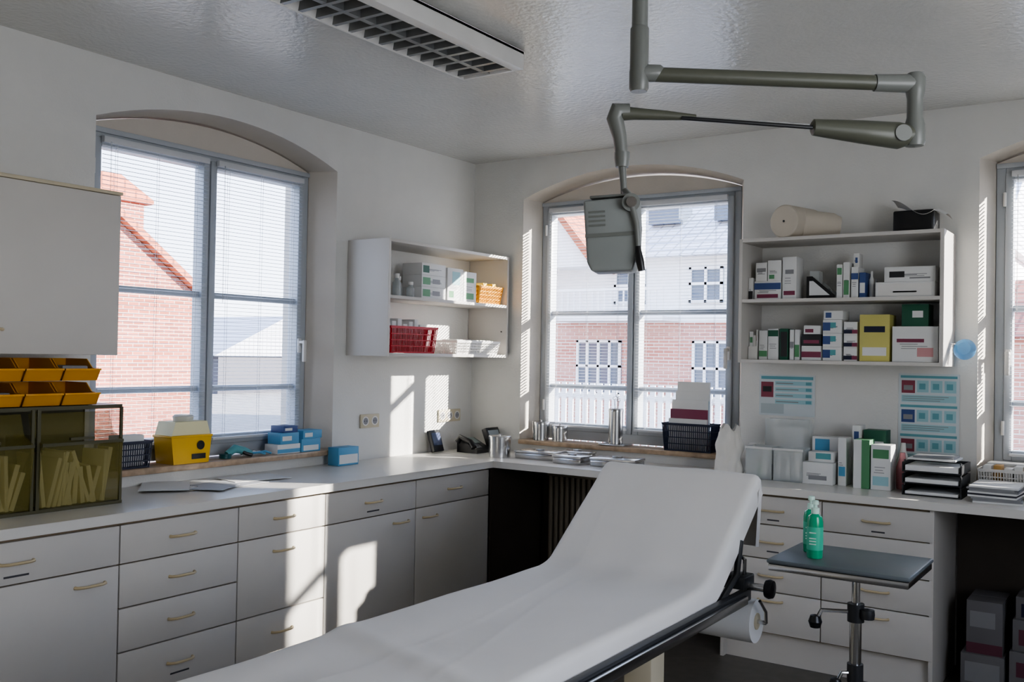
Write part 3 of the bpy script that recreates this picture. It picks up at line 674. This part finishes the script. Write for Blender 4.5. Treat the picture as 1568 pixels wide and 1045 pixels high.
for x0,x1,h in((2.06,2.20,.17),(2.21,2.36,.17)):
    b.box(x0,x1,-.34,-.20,K,K+.004,clearp)
    for q in((x0,x1,-.34,-.336),(x0,x1,-.204,-.20),(x0,x0+.004,-.336,-.204),(x1-.004,x1,-.336,-.204)): b.box(*q,K+.004,K+h,clearp)
    b.box(x0-.004,x1+.004,-.344,-.336,K+h-.012,K+h,white,.001)
    for k in range(5):
        t=random.random();b.box(x0+.008+k*.025,x0+.03+k*.025,-.32,-.22,K+.005,K+.07+.09*t,[paper,white,green,paper,dark][k] if x0<2.1 else [white,grey][k%2],.004)
b.obj("clear_storage_bins")
b=B();b.box(2.10,2.34,-.16,-.08,K,K+.31,clearp,.004);b.box(2.14,2.30,-.15,-.09,K+.005,K+.27,paper,.004);b.obj("brochure_holder")
def cc(name,u0,u1,z,h,m,acc,y0=-.30,dep=.10):
    f=lambda u:2.06+(u-1150)*.00332
    return carton(name,f(u0),f(u1),y0,y0+dep,z,z+h,m,'y',acc)
cc("tissue_box",1240,1286,K,.11,paper,[(.2,.8,.2,.4,grey)],y0=-.33);cc("mask_box",1246,1284,K+.111,.05,paper,[(.3,.9,.3,.9,teal)],y0=-.30)
cc("leaflet_box",1291,1303,K,.24,paper,[(.1,.9,.2,.4,lblue)]);cc("leaflet_box",1304,1316,K,.30,paper,[(.2,.8,.7,.9,blue)],y0=-.2)
cc("wipes_box",1317,1340,K,.24,green,[(.0,.5,0,1,paper)],y0=-.34);cc("wipes_box",1342,1370,K,.22,paper,[(.1,.9,.7,.9,green),(.1,.9,.1,.3,lb)],y0=-.34)
cc("folder_box",1319,1352,K,.28,dgreen,[(.1,.9,.3,.8,paper)],y0=-.18);cc("leaflet_box",1240,1285,K,.23,paper,[(.1,.6,.5,.95,lblue)],y0=-.17)
b=B()
for (x,y,h,m_) in((2.82,-.22,.18,M("pink_bottle",(190,130,136),.4)),(2.80,-.12,.22,white)):
    b.lathe([(.001,0),(.028,0),(.03,.01),(.03,h*.6),(.015,h*.83),(.012,h),(.001,h)],(x,y,K),m_,24)
b.obj("soap_bottle")
b=B();b.lathe([(.001,0),(.035,0),(.037,.01),(.037,.10),(.02,.125),(.018,.15),(.02,.151),(.02,.17),(.001,.171)],(2.03,-.15,K),white,24);b.obj("lotion_bottle")
b=B()
for k in range(3):
    z=K+k*.055;b.box(2.86,3.12,-.42,-.18,z,z+.006,dark,.002);b.box(2.86,2.866,-.42,-.18,z,z+.045,dark);b.box(3.114,3.12,-.42,-.18,z,z+.045,dark);b.box(2.866,3.114,-.186,-.18,z,z+.045,dark)
    b.box(2.875,3.105,-.425,-.20,z+.007,z+.02+.006*k,paper,.001)
    for q in(2.868,3.112): b.cyl((q,-.40,z+.045),(q,-.40,z+.055),.004,dark,seg=8)
b.box(2.88,3.09,-.40,-.20,K+.1665,K+.175,paper,.001);b.box(2.90,3.08,-.38,-.22,K+.1755,K+.185,grey,.001)
b.obj("letter_tray")
b=B()
for k in range(9):
    a=random.uniform(-.15,.15);b.box(-.10,.10,-.14,.14,0,.008,[paper,grey,grey,paper,M("magazine_dark",(60,60,70),.4)][k%5],T=Matrix.Translation((3.26,-.33,K+.0085*k))@Matrix.Rotation(a,4,'Z'))
b.obj("magazine_stack")
b=B()
for k in range(6): b.box(-.13,.13,-.10,.10,0,.008,[paper,mag,grey][k%3],T=Matrix.Translation((3.56,-.30,K+.0085*k))@Matrix.Rotation(random.uniform(-.1,.1),4,'Z'))
b.obj("magazine_stack")
basket("plastic_basket",3.15,3.55,-.16,-.045,K,K+.12,white,.006)
b=B();
for k in range(8): b.box(3.17+k*.045,3.205+k*.045,-.145,-.06,K+.006,K+.13+.03*random.random(),[paper,M("kraft",(190,150,90),.6),white][k%3],.001)
b.obj("envelopes")
b=B();b.box(3.17,3.50,-.02,.11,S,S+.05,white,.004);b.box(3.18,3.49,-.023,-.02,S+.008,S+.042,M("kraft"," "),.001) if False else b.box(3.18,3.49,-.023,-.02,S+.008,S+.042,_m["kraft"],.001);b.box(3.17,3.50,-.02,.11,S+.0505,S+.06,paper,.001);b.obj("card_index_box")
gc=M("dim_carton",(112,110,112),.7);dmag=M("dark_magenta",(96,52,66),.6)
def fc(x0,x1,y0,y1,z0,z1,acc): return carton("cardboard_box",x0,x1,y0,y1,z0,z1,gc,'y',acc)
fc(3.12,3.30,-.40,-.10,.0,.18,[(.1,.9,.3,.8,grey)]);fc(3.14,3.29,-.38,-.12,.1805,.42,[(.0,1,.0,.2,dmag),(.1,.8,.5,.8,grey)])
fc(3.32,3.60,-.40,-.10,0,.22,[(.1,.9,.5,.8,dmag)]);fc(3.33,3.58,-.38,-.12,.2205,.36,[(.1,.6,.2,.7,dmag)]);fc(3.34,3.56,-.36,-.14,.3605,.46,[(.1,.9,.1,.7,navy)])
# ---------- exterior
GZ=-.75
gr=M("paving",(150,146,140),.9,var=.1,vs=2)
b=B();b.box(-90,40,T+.05,90,GZ-.1,GZ,gr);b.box(-90,-T-.05,-40,T+.05,GZ-.1,GZ,gr);b.obj("ground")
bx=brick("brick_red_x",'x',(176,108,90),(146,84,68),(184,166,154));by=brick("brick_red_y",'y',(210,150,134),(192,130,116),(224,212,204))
wr=M("white_render",(244,244,243),.9);gwin=M("house_glass",(96,106,120),.1)
tor=tiles("tiles_orange",(188,112,82),(140,80,58),'x');tgr=tiles("tiles_grey",(222,223,227),(176,178,184),'y');tdk=tiles("tiles_dark",(110,95,92),(80,70,70),'x')
def hwin(b,ax,c,u0,u1,z0,z1,n=2):
    f=.06
    def bx_(a0,a1,d0,d1,q0,q1,m):
        if ax=='x': b.box(c+d0,c+d1,a0,a1,q0,q1,m)
        else: b.box(a0,a1,c-d1,c-d0,q0,q1,m)
    bx_(u0,u1,.0,.03,z0,z1,gwin)
    for a in(u0,u1-f): bx_(a,a+f,.03,.08,z0,z1,wr)
    for z in(z0,z1-f,(z0+z1)/2): bx_(u0,u1,.03,.08,z,z+f,wr)
    for k in range(1,n): a=u0+(u1-u0)*k/n-f/2;bx_(a,a+f,.03,.08,z0,z1,wr)
b=B();ridge=(5.2,5.15);eL,eR=1.9,8.5
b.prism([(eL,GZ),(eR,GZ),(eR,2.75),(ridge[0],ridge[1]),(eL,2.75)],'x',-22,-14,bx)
b.prism([(ridge[0],ridge[1]+.02),(eR+.3,2.55),(eR+.3,2.72),(ridge[0],ridge[1]+.22)],'x',-22.2,-13.8,tor)
b.prism([(ridge[0],ridge[1]+.02),(eL-.3,2.55),(eL-.3,2.72),(ridge[0],ridge[1]+.22)],'x',-22.2,-13.8,tor)
b.box(-17.5,-16.6,7.7,9.0,2.8,5.0,bx);b.prism([(7.5,5.0),(9.2,5.0),(9.2,5.1),(8.3,5.6),(7.5,5.6)],'x',-17.6,-16.5,tor)
hwin(b,'x',-14,3.4,4.6,.3,1.6);hwin(b,'x',-14,4.6,5.6,2.4,3.5)
b.obj("brick_house")
b=B();b.box(-52,-45,17,26,GZ,1.6,bx);b.prism([(-52.3,1.5),(-44.7,1.5),(-48.5,3.6)],'y',16.7,26.3,tdk)
for y in(18.5,21.5,24.0): hwin(b,'x',-45,y,y+1.4,.1,1.3)
b.obj("row_house")
b=B();b.prism([(27,GZ),(35,GZ),(35,1.3),(27,1.3)],'x',-48,-36,M("grey_render",(92,92,98),.9));b.prism([(26.6,1.2),(35.4,1.2),(31.5,3.4)],'x',-48.2,-35.8,tiles("tiles_light",(190,192,198),(150,150,156),'x'))
b.obj("grey_house")
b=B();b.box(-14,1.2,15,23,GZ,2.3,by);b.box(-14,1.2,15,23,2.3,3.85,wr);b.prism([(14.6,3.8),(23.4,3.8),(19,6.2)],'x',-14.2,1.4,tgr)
b.box(-14.1,1.3,14.9,15.0,2.3,2.42,wr)
for x in(-12.5,-10.2,-7.9,-4.9,-2.4): 
    hwin(b,'y',15,x,x+1.2,.6,1.9,4)
for x in(-12.0,-9.4,-6.9,-5.0,-2.2): hwin(b,'y',15,x,x+.8,2.75,3.55,2)
for x in(-10,-6.6,-4.9): b.box(x,x+.8,16.1,16.9,4.75,5.2,gwin,T=None)
# balcony with railing
b.box(-8.1,-5.2,14.0,14.9,2.32,2.42,wr)
x=-8.1
while x<-5.2: b.box(x,x+.03,14.0,14.03,2.42,3.0,wr);x+=.16
b.box(-8.1,-5.2,13.99,14.04,3.0,3.06,wr)
b.prism([(-9.4,3.6),(-7.0,3.6),(-8.2,5.0)],'y',14.2,18,wr);b.prism([(-9.7,3.5),(-9.5,3.45),(-8.2,5.05),(-8.2,5.25)],'y',14.0,18,tor);b.prism([(-6.7,3.5),(-6.9,3.45),(-8.2,5.05),(-8.2,5.25)],'y',14.0,18,tor)
b.obj("terraced_house")
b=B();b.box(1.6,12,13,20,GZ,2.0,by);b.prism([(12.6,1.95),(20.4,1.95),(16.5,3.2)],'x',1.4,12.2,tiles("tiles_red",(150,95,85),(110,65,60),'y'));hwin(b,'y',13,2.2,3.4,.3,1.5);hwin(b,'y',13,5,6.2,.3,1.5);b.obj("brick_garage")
b=B();x=-8.5
while x<2: b.box(x,x+.09,9,9.03,GZ,1.05,wr);x+=.14
b.box(-8.5,2,9.03,9.07,.8,.88,wr);b.box(-8.5,2,9.03,9.07,-.3,-.22,wr);b.obj("picket_fence")
# ---------- lights
S_=bpy.data.lights.new("sun","SUN");S_.energy=24.0;S_.angle=math.radians(.7);S_.color=(1,.95,.88)
so=bpy.data.objects.new("sun",S_);sc.collection.objects.link(so)
so.rotation_euler=Vector((-1,-.627,-.391)).to_track_quat('-Z','Y').to_euler()
w=bpy.data.worlds.new("sky");sc.world=w;w.use_nodes=True;nt=w.node_tree;bg=nt.nodes["Background"]
tc=nt.nodes.new("ShaderNodeTexCoord");sx=nt.nodes.new("ShaderNodeSeparateXYZ");r=nt.nodes.new("ShaderNodeValToRGB")
nt.links.new(tc.outputs["Generated"],sx.inputs[0]);nt.links.new(sx.outputs["Z"],r.inputs["Fac"]);nt.links.new(r.outputs["Color"],bg.inputs["Color"])
e=r.color_ramp.elements;e[0].position=0;e[0].color=(.84,.90,1,1);e[1].position=.45;e[1].color=(.46,.60,.95,1)
bg.inputs["Strength"].default_value=4.3
A=bpy.data.lights.new("side_fill","AREA");A.shape='RECTANGLE';A.size=1.9;A.size_y=1.3;A.energy=27;A.color=(1,.98,.95)  # added fill light at the unseen right wall, brightens the room
ao=bpy.data.objects.new("side_fill",A);ao.location=(RX+.03,-3.6,1.7);ao.rotation_euler=(0,math.radians(90),0);sc.collection.objects.link(ao)
# ---------- camera
y_,pi_,ro_=math.radians(34.112),math.radians(.817),math.radians(1.018)
f0=Vector((-math.sin(y_),math.cos(y_),0));r0=Vector((math.cos(y_),math.sin(y_),0));u0=Vector((0,0,1))
f=f0*math.cos(pi_)+u0*math.sin(pi_);u=-f0*math.sin(pi_)+u0*math.cos(pi_)
rr=r0*math.cos(ro_)+u*math.sin(ro_);u2=-r0*math.sin(ro_)+u*math.cos(ro_)
cd=bpy.data.cameras.new("camera");cd.lens=36*1475.2/1568;cd.sensor_width=36;cd.clip_start=.05;cd.clip_end=300
co=bpy.data.objects.new("camera",cd);sc.collection.objects.link(co)
mm=Matrix((rr,u2,-f)).transposed().to_4x4();mm.translation=Vector((3.887,-5.255,1.510));co.matrix_world=mm
sc.camera=co
sc.view_settings.view_transform='AgX'
sc.view_settings.look='AgX - Medium High Contrast'
sc.view_settings.exposure=0.15
